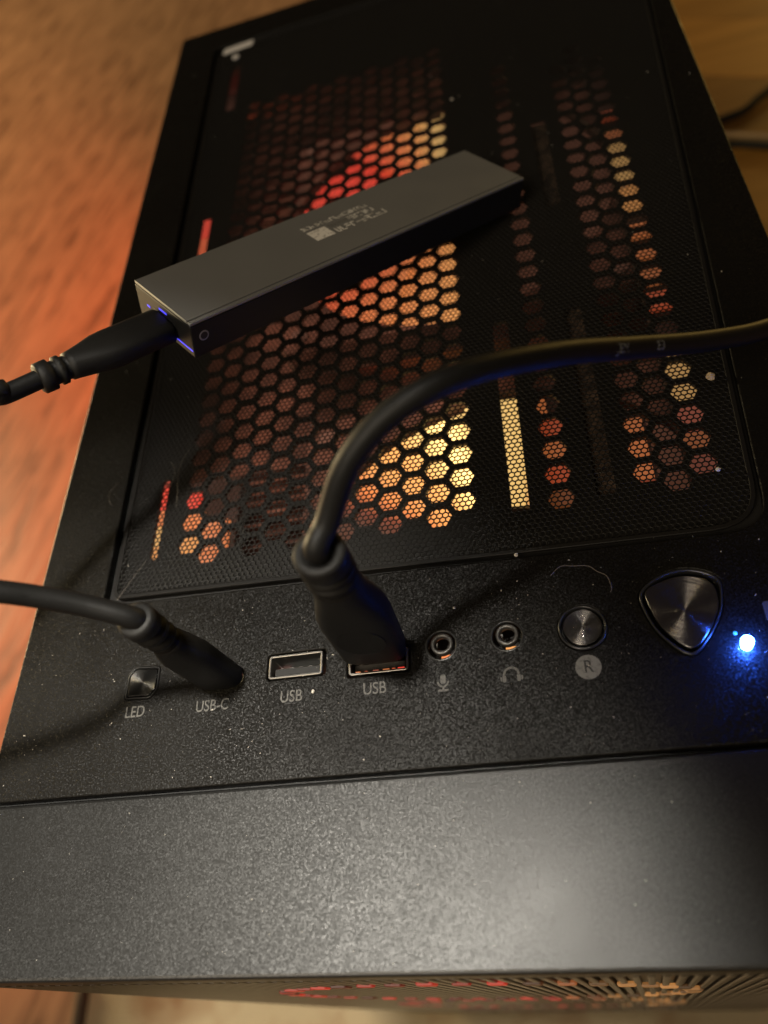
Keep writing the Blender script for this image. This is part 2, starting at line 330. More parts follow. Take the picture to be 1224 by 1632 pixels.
# ---- perforated plate under the filter
hx = []
P_, Q_ = 6.547, 7.56
def hexes(cols, y0, y1, xl, xr):
    for k in cols:
        x = 122.0 - P_ * k if k > -9 else 0
        y = 67.75 + (0 if k % 2 == 0 else -Q_ / 2)
        while y < y1:
            if y > y0 and xl - 3 < x < xr + 3:
                h = [(x + 3.42 * math.cos(math.radians(60 * i)), y + 3.42 * math.sin(math.radians(60 * i))) for i in range(6)]
                h = [(min(max(px, xl), xr), min(max(py, 60.0), 290)) for px, py in h]
                hx.append(h)
            y += Q_
hexes(range(0, 13), 60, 288, 40.3, 125.4)
for x0, y0, y1, odd in ((146.5, 60, 265, 1), (167.6, 60, 255, 0), (174.15, 60, 262, 1), (180.7, 60, 250, 0)):
    y = 67.75 - (Q_ / 2 if odd else 0)
    while y < y1:
        if y > y0: hx.append([(x0 + 3.42 * math.cos(math.radians(60 * i)), max(60.2, y + 3.42 * math.sin(math.radians(60 * i)))) for i in range(6)])
        y += Q_
slots = [rrect(134.1, 138.6, 61.8, 128, 0.8, 2), rrect(134.4, 138.6, 188, 207, 0.8, 2), rrect(155.0, 159.8, 63, 128, 0.8, 2), rrect(155.0, 160.0, 175, 222, 0.8, 2),
         rrect(31.9, 34.2, 64.5, 92, 0.6, 2), rrect(28.6, 32.2, 193, 216, 0.6, 2), rrect(29.0, 33.4, 289, 326, 0.6, 2)]
flat('perforated_plate', [roundpoly([(p[0] + sx, p[1] + sy) for p, sx, sy in zip(REC, (-1, 1, 1, -1), (-1, -1, 1, 1))], (3, 9, 8, 5))] + hx + slots, -3.7, -2.7, M['plate'], case)
# ---- carcass
M['baffle'] = add_patch(mat('mottled_baffle', rough=0.9), 300, (0.03, 0.02, 0.015), (0.16, 0.10, 0.065), 0.4, 0.65)  # mottled brown for the added baffles
for y0, y1 in ((61, 130), (173, 224)): box('slot_baffle', M['baffle'], (153.5, 161.5, y0, y1, -6.5, -5.6), case)  # added baffles under two slots, keep them dim
box('right_side_panel', M['inner'], (210, 212, 2, 358, -440, -2.8), case)
box('back_panel', M['inner'], (1, 209.8, 356, 359, -440, -2.8), case)
box('bottom_plate', M['inner'], (1, 209.8, -30, 355.8, -442, -438), case)
box('glass_side_panel', M['glass'], (0.2, 3.2, 2, 355.5, -437.5, -2.9), case)
for x, y in ((20, -10), (192, -10), (20, 335), (192, 335)): box('foot', M['black'], (x - 9, x + 9, y - 9, y + 9, -450, -442.2), case, 1)
# ---- front bezel and ribbed front panel
bz = box_bm(-0.0, 212, -37.9, -0.75, -13, -0.15)
bmesh.ops.bevel(bz, geom=[e for e in bz.edges if all(v.co.z > -1 for v in e.verts)], offset=0.9, segments=3, profile=0.5, affect='EDGES')
putbm('front_bezel', bz, M['bezel'], case)
M['rib'] = mat('glossy_black_rib', (0.035, 0.03, 0.026), 0.30)
fp = box('front_panel', mat('dark_front_grille', (0.012, 0.011, 0.010), 0.4), (0.5, 211.5, -36.6, -30.2, -440, -13.2), case, loc=(106, -36.6, -13))
rib = None
TILT = math.radians(0.42)
for i in range(71):
    x = 2.2 + i * 2.95
    if rib is None:
        rib = box('rib', M['rib'], (x - 0.8, x + 0.8, -38.0, -36.65, -438, -14), fp, 0.3, loc=(x, -37.3, -14))
    else:
        r2 = rib.copy(); C.objects.link(r2); r2.location = Vector((x - 106, -0.7, -1)) * S
fp.rotation_euler = (-TILT, 0, 0)

# ---- rgb fans and added glow strips inside, under the perforated plate
def lerp(a, b, t): return tuple(x + (y - x) * t for x, y in zip(a, b))
def ramp(stops, v):
    if v <= stops[0][0]: return stops[0][1]
    for (a, ca), (b, cb) in zip(stops, stops[1:]):
        if v <= b: return lerp(ca, cb, (v - a) / (b - a))
    return stops[-1][1]
RED, ORED, ORA, AMB, YEL, TAN, BRN = (0.95, 0.045, 0.025), (0.85, 0.12, 0.035), (0.95, 0.26, 0.07), (1.0, 0.42, 0.11), (1.0, 0.62, 0.20), (0.75, 0.42, 0.13), (0.55, 0.12, 0.07)
DIM = (0.05, 0.018, 0.010)
def fan(cx, cy, z, stops, r=58, turn=0):
    f = thing('case_fan', 'square fan with blades glowing red to yellow', None, (cx, cy, z), parent=case)
    sq = rrect(cx - 60, cx + 60, cy - 60, cy + 60, 5)
    flat('frame', [sq, circ(cx, cy, r + 1, 48)], z - 12, z + 1, M['frame'], f)
    v, fc = loft([[Vector((cx, cy, z - 8)) + Vector((q * math.cos(t), q * math.sin(t), h)) for t in [2 * math.pi * k / 32 for k in range(32)]] for q, h in ((19, 0), (19, 9), (17.5, 10.2))])
    put('hub', v, fc, M['black'], f)
    for kx, ky in ((1, 1), (1, -1), (-1, 1), (-1, -1)):
        pts = [Vector((cx + kx * 53, cy + ky * 53, z + 1.05)) + Vector((3.0 * math.cos(t), 3.0 * math.sin(t), 0)) for t in [2 * math.pi * k / 12 for k in range(12)]]
        put('screw', [tuple(p) for p in pts] + [(p.x, p.y, p.z + 1) for p in pts], loft([pts, pts])[1], M['darkmetal'], f)
    for k in range(9):
        A0 = turn + 40 * k; v = []; fc = []; na, nr = 12, 6
        for i in range(na + 1):
            for j in range(nr + 1):
                rr = 19.5 + (r - 20) * j / nr; a = math.radians(A0 + 43 * i / na + 6 * j / nr)
                v.append((cx + rr * math.cos(a), cy + rr * math.sin(a), z - 2.5 + 2.5 * i / na))
        n = len(v)
        for i in range(na):
            for j in range(nr):
                q = i * (nr + 1) + j; fc.append((q, q + nr + 1, q + nr + 2, q + 1))
        me_o = put('blade', v, fc, M['glow'], f)
        ca = me_o.data.color_attributes.new('glow', 'FLOAT_COLOR', 'POINT')
        col = []
        for p in v:
            a = math.degrees(math.atan2(p[1] - cy, p[0] - cx)) % 360
            col += [*ramp(stops, a), 1]
        ca.data.foreach_set('color', col)
    return f
sc_ = lambda c, s: tuple(x * s for x in c)
fan(121, 205, -15, [(0, DIM), (76, DIM), (84, sc_(TAN, .5)), (92, sc_(YEL, 1.0)), (100, sc_(AMB, 1.0)), (109, sc_(ORA, 1.1)), (120, sc_(ORED, 1.2)), (130, sc_(RED, 1.2)), (200, sc_(RED, 1.1)), (222, sc_(ORED, 1.0)), (242, sc_(ORA, .9)), (275, sc_(AMB, .85)), (284, sc_(ORA, .2)), (292, DIM), (360, DIM)], r=59)
fan(133, 52, -15, [(0, DIM), (68, DIM), (72, sc_(ORA, .45)), (75, sc_(ORA, .6)), (80, sc_(YEL, .85)), (90, sc_(YEL, .9)), (102, sc_(YEL, 1.2)), (109, sc_(YEL, 3.5)), (116, sc_(YEL, 1.5)), (124, sc_(AMB, 1.5)), (133, sc_(AMB, 1.1)), (141, sc_(ORA, 1.0)), (146, sc_(ORED, .2)), (152, DIM), (360, DIM)], turn=12)
rad = thing('radiator', 'dusty dark radiator block', None, (100, 170, -40), parent=case)
box('core', M['radiator'], (12, 200, -20, 330, -60, -34), rad)
for i in range(58):
    y = 116 + i * 3.7 if i > 30 else -16 + i * 4.2
    box('fin', M['radiator'], (14, 198, y, y + 0.9, -33.9, -30.5), rad)
strip = thing('glow_strip', 'added glowing strip with red and amber pieces under the left slots', None, (22, 180, -20), parent=case)  # made-up emitter for the glow in the left slots
box('strip_base', M['black'], (16, 30, 60, 345, -20, -17), strip)
for x0, x1, y0, y1, c, s in ((17, 27, 66, 77, AMB, .62), (17, 27, 77.3, 84, TAN, .9), (17, 27, 84.3, 90, ORA, .7), (17, 27, 90.3, 99, RED, .8), (17, 27, 99.3, 106, RED, .25),
                             (17, 28, 208, 222, ORED, 1.0), (17, 28, 222.3, 238, RED, 1.0), (17, 28, 312, 326, RED, .01), (17, 28, 330, 344, RED, .05)):
    box('glow_piece', glow_mat(c, s), (x0, x1, y0, y1, -16.9, -15), strip, 0.4)
s2 = thing('glow_strip', 'short added glowing strip near the front corner', None, (40, 84, -20), parent=case)  # added emitter, lights the corner holes
box('strip_base', M['black'], (30.2, 50, 66, 100, -20, -17), s2)
for x0, x1, y0, y1, c, s in ((30.5, 39.4, 68, 80, AMB, .7), (30.5, 39.4, 80.3, 88.5, ORA, .8), (30.5, 37.5, 89, 97, RED, .8), (39.8, 48.5, 68, 83, ORA, .62)):
    box('glow_piece', glow_mat(c, s), (x0, x1, y0, y1, -16.9, -15), s2, 0.4)
s3 = thing('glow_strip', 'added amber glowing strip along the right edge', None, (188, 150, -20), parent=case)  # added emitter, lights the right-hand hole columns
box('strip_base', M['black'], (178, 192, 58, 290, -13, -11.0), s3)
for y0, y1, c, s in ((70, 79, BRN, .3), (79.3, 86, ORA, .3), (86.3, 96, BRN, .5), (96.3, 114, TAN, .8), (133, 140, ORED, .5), (144, 150, ORA, .4), (156, 161, ORA, .5), (166, 172, ORA, .6), (179, 195, AMB, .75), (195.3, 207, TAN, 1.0), (207.3, 217, TAN, .8), (217.3, 224, ORA, .4), (232, 236, ORED, .3)):
    box('glow_piece', glow_mat(c, s * 0.5), (178.6, 188, -44.5 + (y0 + 44.5) * .967, -44.5 + (y1 + 44.5) * .967, -10.9, -9), s3, 0.4)
s5 = thing('glow_strip', 'short added amber glowing strip beside the front fan', None, (166, 78, -12), parent=case)  # added emitter above the fan, lights one hole column
box('strip_base', M['black'], (162.5, 171, 62, 92, -13, -11), s5)
for y0, y1, c, s in ((64, 70, ORED, .3), (70.4, 77, ORA, .6), (77.4, 83.5, ORA, .6), (83.9, 90, ORA, .5)):
    box('glow_piece', glow_mat(c, s * 0.55), (163, 170, y0, y1, -10.9, -9.6), s5, 0.3)
s4 = thing('glow_strip', 'added glowing pieces behind the front ports', None, (110, 24, -9), parent=case)  # added emitter for light leaking round the ports and jacks
box('strip_base', M['black'], (66, 140, 14, 36, -9.5, -8.5), s4)
for x0, x1, y0, y1, c, s in ((86.2, 88.6, 22, 29, ORA, .55), (73, 75, 28.5, 30.5, RED, .1), (113.4, 117.8, 26.2, 28.3, ORA, 1.0), (128.8, 132.6, 26.6, 28.6, AMB, .9)):
    box('glow_piece', glow_mat(c, s), (x0, x1, y0, y1, -8.4, -7.6), s4, 0.2)
s6 = thing('glow_strip', 'short added glowing strip under a single row of holes', None, (147, 86, -12), parent=case)  # added emitter so this hole column glows
box('strip_base', M['black'], (142, 152.5, 64, 108, -13, -11), s6)
for y0, y1, c, s in ((66, 72, ORA, .1), (72.4, 79, ORED, .3), (79.4, 87, ORA, .28), (87.4, 96, ORED, .26), (96.4, 103, ORA, .3)):
    box('glow_piece', glow_mat(c, s), (142.6, 149.5 if y0 < 90 else 146, y0, y1, -10.9, -9.6), s6, 0.3)
# front fans: rings of diodes behind the ribs
for zc in (-84, -206, -328):
    ring = thing('front_fan', 'front fan with a ring of red and amber diodes', None, (106, -36, zc), parent=case)
    v, fc = loft([[Vector((106 + q * math.cos(t), y, zc + q * math.sin(t))) for t in [2 * math.pi * k / 40 for k in range(40)]] for q, y in ((57, -30), (57, -33), (52, -33), (52, -30))], cap=False)
    for k in range(44):
        a = math.radians(360 / 44 * k + 4); x = 106 + 54 * math.cos(a); z = zc + 54 * math.sin(a)
        c, s = ((RED, .5) if x < 118 else (ORA, .45) if x < 135 else (AMB, .45)); s *= {-84: .7, -206: .5, -328: .08}[zc] * (0.3, 1.0, 0.6, 1.25, 0.15, 0.8)[(k * 5) % 6]; hz = (2.1, 1.3, 2.6)[k % 3]
        yy = -37.9 - (-z - 14) * math.tan(TILT)
        box('glow_piece', glow_mat(c, s), (x - 2.1, x + 2.1, yy - 0.55, yy + 0.5, z - hz, z + hz), ring, 0.5)
    put('ring', v, fc, M['black'], ring)
lamp('case_glow', 'SPOT', (90, 185, -110), 50.0, (1.0, 0.15, 0.05), 0.03, (-700, 700, -450), 125, 1.0)
lamp('case_glow', 'SPOT', (90, 185, -100), 85.0, (1.0, 0.12, 0.035), 0.03, (-800, 1250, -450), 46, 1.0)
o = lamp('inner_fill', 'AREA', (68, 185, -6), 0.15, (1.0, 0.42, 0.27), 0.12); o.data.shape = 'RECTANGLE'; o.data.size_y = 0.28  # added fill inside the case, brightens the dim holes
o = lamp('inner_fill', 'AREA', (166, 160, -6), 0.011, (1.0, 0.42, 0.27), 0.04); o.data.shape = 'RECTANGLE'; o.data.size_y = 0.2  # weaker added fill for the holes on the right

box('seam_backing', M['black'], (0.6, 211.4, -3, 2.2, -12.9, -2.7), case)
box('button_baffle', M['black'], (141, 200, 12, 43, -6, -2.7), case)  # added baffle, stops inner glow leaking round the buttons
# ---- io strip: buttons, ports, print
bt = thing('led_button', 'small square brushed button with two cut corners', None, (38.3, 26.9, 0), parent=case)
flat('cap', [roundpoly(ledb(-0.15), (0.5,) * 6, 3)], -2.0, 0.15, spun(mat('small_spun_cap', (0.05, 0.05, 0.05), 0.3, metal=1.0), 2.2), bt, 0.2, loc=(38.3, 26.9, 0))
flat('rim', [roundpoly(ledb(0.48), (0.8,) * 6, 3), roundpoly(ledb(0.12), (0.6,) * 6, 3)], -2.2, 0.12, M['rim'], bt, 0.12)
uc = thing('usb_c_port', 'oval port', None, (60.4, 25.5, 0), parent=case)
flat('shell', [rrect(55.9, 64.9, 23.9, 27.1, 1.55), rrect(56.3, 64.5, 24.3, 26.7, 1.15)], -6, -0.3, M['steel'], uc)
def usb_a(x0, x1, y0, y1):
    u = thing('usb_a_port', 'rectangular port with a metal shell', None, ((x0 + x1) / 2, (y0 + y1) / 2, 0), parent=case)
    flat('shell', [rrect(x0, x1, y0, y1, 0.7), rrect(x0 + .55, x1 - .55, y0 + .55, y1 - .55, 0.4)], -8, 0.1, M['steel'], u, 0.12)
    box('tongue', M['tongue'], (x0 + 1.1, x1 - 1.0, y0 + 0.95, y0 + 2.9, -8, -1.2), u, 0.2)
    for k in range(4): box('contact', M['steel'], (x0 + 2.3 + k * 2.4, x0 + 3.3 + k * 2.4, y0 + 2.92, y0 + 3.1, -7, -1.6), u)
    box('back', M['black'], (x0 + .6, x1 - .6, y0 + .6, y1 - .6, -8.3, -8.05), u)
usb_a(72.5, 86.2, 23.9, 29.8); usb_a(92.8, 107.2, 22.6, 28.2)
for x0, x1, c, s in ((94.4, 95.6, ORA, .6), (96.6, 97.3, ORED, .35), (98.6, 100.0, BRN, .5), (101.0, 102.6, ORA, .5), (103.2, 104.0, ORED, .5), (104.6, 106.2, RED, .9)):
    box('glow_piece', glow_mat(c, s), (x0, x1, 23.2, 23.5, -2.2, -0.15), s4, 0.1)  # red glints in the plug's gap, built as tiny glowing pieces
def ringobj(name, x, y, prof, m, parent, n=40):
    v, f = loft([[Vector((x + q * math.cos(t), y + q * math.sin(t), z)) for t in [2 * math.pi * k / n for k in range(n)]] for q, z in prof], cap=False)
    return put(name, v, f, m, parent, smooth=True)
for x, y in JX:
    j = thing('audio_jack', 'round audio socket', None, (x, y, 0), parent=case)
    ringobj('barrel', x, y + 0.45, ((1.7, -1.6), (1.7, -0.35), (1.9, -0.1), (2.45, -0.1), (2.6, -0.35), (2.6, -1.6)), M['darkmetal'], j)
    ringobj('lip', x, y, ((3.3, -0.6), (3.34, 0.05), (3.55, 0.14), (3.8, 0.03)), M['rim'], j)
    box('spring_contact', M['steel'], (x - 1.4, x - 1.1, y + 0.2, y + 1.0, -4, -1.0), j)
rs = thing('reset_button', 'round brushed metal reset button', None, (146.9, 27.9, 0), parent=case)
flat('cap', [circ(146.9, 27.9, 4.25, 48)], -2, 0.25, M['spun'], rs, 0.2, loc=(146.9, 27.9, 0))
ringobj('rim', 146.9, 27.9, ((4.75, -1.5), (4.75, 0.2), (4.95, 0.35), (5.2, 0.25), (5.3, 0.04)), M['rim'], rs, 48)
pw = thing('power_button', 'large shield shaped power button of spun metal', None, (168.5, 29, 0), parent=case)
flat('cap', [PWR_I], -2, 0.35, M['spun'], pw, 0.25, loc=(168.6, 29.0, 0))
def scaleloop(L, k): return [(168.6 + (p[0] - 168.6) * k, 29.2 + (p[1] - 29.2) * k) for p in L]
flat('rim', [scaleloop(PWR_O, 0.992), scaleloop(PWR_O, 0.925)], -2, 0.3, M['rim'], pw, 0.22)
bm = bmesh.new(); bmesh.ops.create_uvsphere(bm, u_segments=20, v_segments=12, radius=1)
for v in bm.verts: v.co = Vector((178.8 + v.co.x * 1.25, 19.7 + v.co.y * 1.25, v.co.z * 1.25 + 2.2 if v.co.z > -0.3 else -0.1))
pl_ = putbm('power_led', bm, M['led_blue'], case, smooth=True)
bm = bmesh.new(); bmesh.ops.create_uvsphere(bm, u_segments=12, v_segments=8, radius=1)
for v in bm.verts: v.co = Vector((177.3 + v.co.x * 0.42, 22.6 + v.co.y * 0.42, v.co.z * 0.42 + 0.1))
putbm('led_glint', bm, mat('blue_glint', (0.05, 0.1, 0.2), 0.3, emit=(0.02, 0.35, 1.0), es=1.6), case, smooth=True)  # reflected glint of the power LED, built as a glowing bead
for s_, x, y, sx in (('LED', 37.4, 19.3, 0.80), ('USB-C', 58.4, 18.9, 0.80), ('USB', 78.7, 19.1, 0.82), ('USB', 99.1, 18.9, 0.82)):
    text('port_lettering', s_, x, y, 4.0, M['ink_dim'], case, sx=sx)
# microphone, headphones, reset badge, drive icon
def arc(x, y, r0, r1, a0, a1, n=16):
    return [(x + r1 * math.cos(math.radians(a0 + (a1 - a0) * i / n)), y + r1 * math.sin(math.radians(a0 + (a1 - a0) * i / n))) for i in range(n + 1)] + \
           [(x + r0 * math.cos(math.radians(a1 + (a0 - a1) * i / n)), y + r0 * math.sin(math.radians(a1 + (a0 - a1) * i / n))) for i in range(n + 1)]
mx_, my_ = 115.1, 18.8
flat('microphone_icon', [rrect(mx_ - 0.62, mx_ + 0.62, my_ - 0.55, my_ + 1.75, 0.6)], 0.004, 0.03, M['ink_dim'], case)
flat('microphone_icon', [arc(mx_, my_ + 0.1, 1.0, 1.4, 180, 360)], 0.004, 0.03, M['ink_dim'], case)
flat('microphone_icon', [[(mx_ - .25, my_ - 1.25), (mx_ + .25, my_ - 1.25), (mx_ + .25, my_ - 1.75), (mx_ + 1.2, my_ - 1.75), (mx_ + 1.2, my_ - 2.2), (mx_ - 1.2, my_ - 2.2), (mx_ - 1.2, my_ - 1.75), (mx_ - .25, my_ - 1.75)]], 0.004, 0.03, M['ink_dim'], case)
hx_, hy_ = 130.4, 18.7
flat('headphone_icon', [arc(hx_, hy_ + 0.1, 1.35, 1.85, 0, 180) + [(hx_ - 1.85, hy_ - 1.2), (hx_ - 1.85, hy_ - .2)][:0]], 0.004, 0.03, M['ink_dim'], case)
for sgn in (-1, 1):
    flat('headphone_icon', [rrect(min(hx_ + sgn * 1.2, hx_ + sgn * 2.0), max(hx_ + sgn * 1.2, hx_ + sgn * 2.0), hy_ - 1.5, hy_ + 0.05, 0.25, 3)], 0.004, 0.03, M['ink_dim'], case)
    flat('headphone_icon', [rrect(min(hx_ + sgn * 2.1, hx_ + sgn * 2.5), max(hx_ + sgn * 2.1, hx_ + sgn * 2.5), hy_ - 1.25, hy_ - 0.2, 0.18, 3)], 0.004, 0.03, M['ink_dim'], case)
flat('reset_badge', [circ(146.9, 18.7, 2.75, 36)], 0.004, 0.03, M['ink'], case)
text('reset_letter', 'R', 146.9, 18.7, 4.0, M['black'], case, z=0.05, sx=0.85)
flat('drive_icon', [rrect(184.0, 190.5, 24.6, 29.0, 0.6, 3), rrect(184.9, 189.6, 25.5, 27.6, 0.3, 3)], 0.004, 0.03, mat('dim_drive_print', (0.05, 0.05, 0.055), 0.6), case)

# ================================================================ DUST FILTER
flt = thing('dust_filter', 'black perforated dust filter lying in the recess of the case top', 'dust filter', (110, 190, -0.5))
Pf = roundpoly(FQ, (3.5, 11, 8, 5)); poly = np.array(Pf)
def inside(pts, poly, margin=0.0):
    n = len(poly); ok = np.ones(len(pts), bool)
    for i in range(n):                                          # convex outline, counter-clockwise
        a = poly[i]; b_ = poly[(i + 1) % n]; e = b_ - a; L = np.hypot(*e)
        if L < 1e-6: continue
        ok &= ((pts[:, 1] - a[1]) * e[0] - (pts[:, 0] - a[0]) * e[1]) / L > margin
    return ok
PT = 1.52; RW = PT * math.sqrt(3) / 2
th_ = math.radians(-0.9)
ii, jj = np.meshgrid(np.arange(-20, 160), np.arange(-10, 250), indexing='ij')
lx = (ii + 0.5 * (jj % 2)).ravel() * PT; ly = jj.ravel() * RW
ctr = np.stack([20 + lx * math.cos(th_) - ly * math.sin(th_), 46 + lx * math.sin(th_) + ly * math.cos(th_)], 1)
ctr = ctr[inside(ctr, poly, 0.95)]
a6 = np.radians(30 + 60 * np.arange(6)) + th_; nC = len(ctr)
o_r, i_r = PT / math.sqrt(3), 0.69
zt, zb = -0.55, -0.75
rim_o = ctr[:, None, :] + o_r * np.stack([np.cos(a6), np.sin(a6)], 1)[None]
rim_i = ctr[:, None, :] + i_r * np.stack([np.cos(a6), np.sin(a6)], 1)[None]
jit = rng.normal(0, 0.02, (nC, 1))
def z3(a, z): return np.concatenate([a, np.full(a.shape[:2] + (1,), z)], 2)
V = np.concatenate([z3(rim_o, zt), z3(rim_i, zt), z3(rim_i, zb)], 1).reshape(-1, 3)      # 18 verts per hole
k = np.arange(6); k2 = (k + 1) % 6
q1 = np.stack([k, k2, 6 + k2, 6 + k], 1); q2 = np.stack([6 + k, 6 + k2, 12 + k2, 12 + k], 1)
F = (np.concatenate([q1, q2])[None] + 18 * np.arange(nC)[:, None, None]).reshape(-1)
me = bpy.data.meshes.new('mesh_sheet'); nv = len(V); nf = len(F) // 4
me.vertices.add(nv); me.vertices.foreach_set('co', ((V - np.array((110, 190, -0.5))) * S).astype(np.float32).ravel())
me.loops.add(nf * 4); me.loops.foreach_set('vertex_index', F.astype(np.int32))
me.polygons.add(nf); me.polygons.foreach_set('loop_start', np.arange(0, nf * 4, 4, dtype=np.int32)); me.polygons.foreach_set('loop_total', np.full(nf, 4, np.int32))
me.update(); me.validate()
tag(link('mesh_sheet', me, M['mesh'], flt, (110, 190, -0.5)), kind='stuff')
def inset(P, k):
    c = np.mean(P, 0); out = []
    n = len(P); P = np.array(P)
    for i in range(n):
        t = P[(i + 1) % n] - P[i - 1]; t /= np.hypot(*t); out.append(tuple(P[i] + np.array([-t[1], t[0]]) * k))
    return out
flat('edge_rim', [Pf, inset(Pf, 1.15)], -1.1, -0.35, M['mesh'], flt, 0.18)
flat('emblem', [roundpoly([(24.2, 333.2), (39.0, 334.4), (39.6, 338.9), (24.9, 337.6)], (1.2,) * 4, 3)], -0.34, -0.1, M['white'], flt)
flat('emblem', [circ(31.3, 328.2, 1.7, 16)], -0.54, -0.2, M['white'], flt)

# ================================================================ PORTABLE DRIVE
tn = Vector((67.7, 95.0, 49.8)); ex = Vector((82.5, 80.0, -40.2)).normalized(); ey = Vector((-17.3, 18.9, 2.0)); ey = (ey - ex * ey.dot(ex)).normalized(); ez = ex.cross(ey)
L_, W_, T_ = 121.6, 25.7, 10.0
ssd = thing('portable_drive', 'slim dark grey metal drive enclosure tilted on its cable above the dust filter', 'portable drive', tuple(tn + ex * L_ - ez * T_))
putbm('housing', frame_pts(tn, ex, ey, ez, (0, L_, 0, W_, -T_, -0.9), 0.35), M['ssd_side'], ssd)
putbm('lid', frame_pts(tn, ex, ey, ez, (0.15, L_ - 0.15, 1.55, W_ - 0.1, -0.88, 0), 0.18), M['ssd'], ssd)
putbm('edge_trim', frame_pts(tn, ex, ey, ez, (0.15, L_ - 0.15, 0.0, 1.3, -0.88, -0.05), 0.25), M['ssd'], ssd)
v0 = [tn + ex * (3.4 + 1.0 * math.cos(t)) + ez * (-4.6 + 1.0 * math.sin(t)) - ey * 0.02 for t in [2 * math.pi * i / 16 for i in range(16)]]
put('screw_hole', [tuple(p) for p in v0] + [tuple(p + ey * 0.05) for p in v0], loft([v0, v0])[1], M['black'], ssd)
ringp = [tn + ex * (3.4 + q * math.cos(t)) + ez * (-4.6 + q * math.sin(t)) - ey * h for q, h in ((1.0, 0.06), (1.28, 0.08), (1.4, 0.0)) for t in [2 * math.pi * i / 16 for i in range(16)]]
put('screw_ring', ringp, loft([ringp[0:16], ringp[16:32], ringp[32:48]], cap=False)[1], M['ssd'], ssd)
for a, b_, za, zb_ in ((19.4, 20.9, -5.2, -4.6), (11.0, 14.6, -3.1, -2.5), (0.6, 8.3, -8.4, -7.9)):
    putbm('led_streak', frame_pts(tn, ex, ey, ez, (-0.12, 0.3, a, b_, za, zb_), 0.1), M['streak_blue'], ssd)  # blurred streaks of the drive's LED, built as glowing bars
putbm('port_collar', frame_pts(tn, ex, ey, ez, (-0.1, 0.3, 7.2, 17.6, -8.9, -3.7), 0.1), M['black'], ssd)
# print on the lid: a pale block, a small line, a large line and a middle line of worn marks (not legible)
marks = []
def mark(u0, u1, v0_, v1_): marks.append((u0, u1, v0_, v1_))
putbm('print_block', frame_pts(tn, ex, ey, ez, (48.2, 54.6, 10.9, 16.0, 0.004, 0.03)), M['lid_ink'], ssd)
rr = random.Random(3)
def glyphs(u, u1, lo, hi, wmin, wmax, t):
    """a row of small worn strokes, too blurred to be read"""
    while u < u1:
        w_ = rr.uniform(wmin, wmax); mid = (lo + hi) / 2
        for k in range(rr.choice((2, 3, 3))):
            q = rr.choice(('l', 'r', 't', 'm', 'b'))
            if q == 'l': mark(u, u + t, lo, hi)
            elif q == 'r': mark(u + w_ - t, u + w_, lo, hi)
            elif q == 't': mark(u, u + w_, hi - t, hi)
            elif q == 'm': mark(u, u + w_, mid - t / 2, mid + t / 2)
            else: mark(u, u + w_, lo, lo + t)
        u += w_ + t * 0.9
glyphs(48.2, 71.3, 17.2, 18.9, 0.7, 1.0, 0.3)
glyphs(55.8, 73.2, 10.9, 13.3, 1.3, 1.7, 0.42)
glyphs(62.6, 71.8, 14.2, 16.2, 0.9, 1.3, 0.34)
bm = bmesh.new()
for a, b_, c_, d_ in marks:
    if d_ == 0: d_ = c_ + 0.45
    t = frame_pts(tn, ex, ey, ez, (a, b_, c_, d_, 0.004, 0.03)); t.verts.index_update()
    vs = [bm.verts.new(v.co) for v in t.verts]
    for f in t.faces: bm.faces.new([vs[v.index] for v in f.verts])
    t.free()
putbm('print_lettering', bm, M['lid_ink'], ssd)
bm = bmesh.new(); u = 55.5
while u < 62.5:
    w_ = rr.uniform(0.4, 0.9); t = frame_pts(tn, ex, ey, ez, (u, u + w_, 14.4, 15.8, 0.004, 0.03)); t.verts.index_update()
    vs = [bm.verts.new(v.co) for v in t.verts]
    for f in t.faces: bm.faces.new([vs[v.index] for v in f.verts])
    t.free(); u += w_ + 0.3
putbm('print_lettering', bm, M['ink'], ssd)

# ================================================================ CABLES
def Rv(px, py, dep):                         # only used below for points measured on the cables
    return Vector((149.17, -44.54, 166.0)) + R @ Vector(((px - 612) / 1258.37, -(py - 816) / 1258.37, -1)) * dep
# cable in the drive
e0 = tn + ey * 12.4 - ez * 6.4
cb = thing('drive_cable', 'black cable plugged into the end of the tilted grey drive, leaving over the left edge', 'cable', tuple(e0))
section_loft('plug', e0 - ex * 0.3, -ex, ey, [(0, 10.6, 5.4, 3.2), (0.6, 11.6, 6.2, 3.2), (15, 11.7, 6.4, 3.2), (18, 11.0, 6.6, 3.0), (22, 8.6, 6.6, 2.5), (25, 7.4, 6.4, 2.2), (26.5, 7.1, 6.3, 2.0)], M['plug'], cb)
section_loft('strain_relief', e0 - ex * 26.6, -ex, ey, [(0, 7.1, 6.3, 2), (.2, 6.0, 5.6, 2), (1.3, 6.0, 5.6, 2), (1.5, 7.3, 6.8, 2), (2.8, 7.3, 6.8, 2), (3.0, 6.0, 5.6, 2), (4.2, 6.0, 5.6, 2), (4.4, 7.9, 7.3, 2), (7.2, 7.8, 7.2, 2), (7.6, 6.6, 6.2, 2)], M['plug'], cb)
q = e0 - ex * 33
tube('cord', [q, q - ex * 10, Rv(0, 621, 178), Rv(-70, 652, 174), (0, 45, 68), (-40, 22, 50), (-80, 15, -40), (-100, 15, -250), (-110, 10, -430), (-105, -10, -446)], 2.3, M['rubber'], cb)
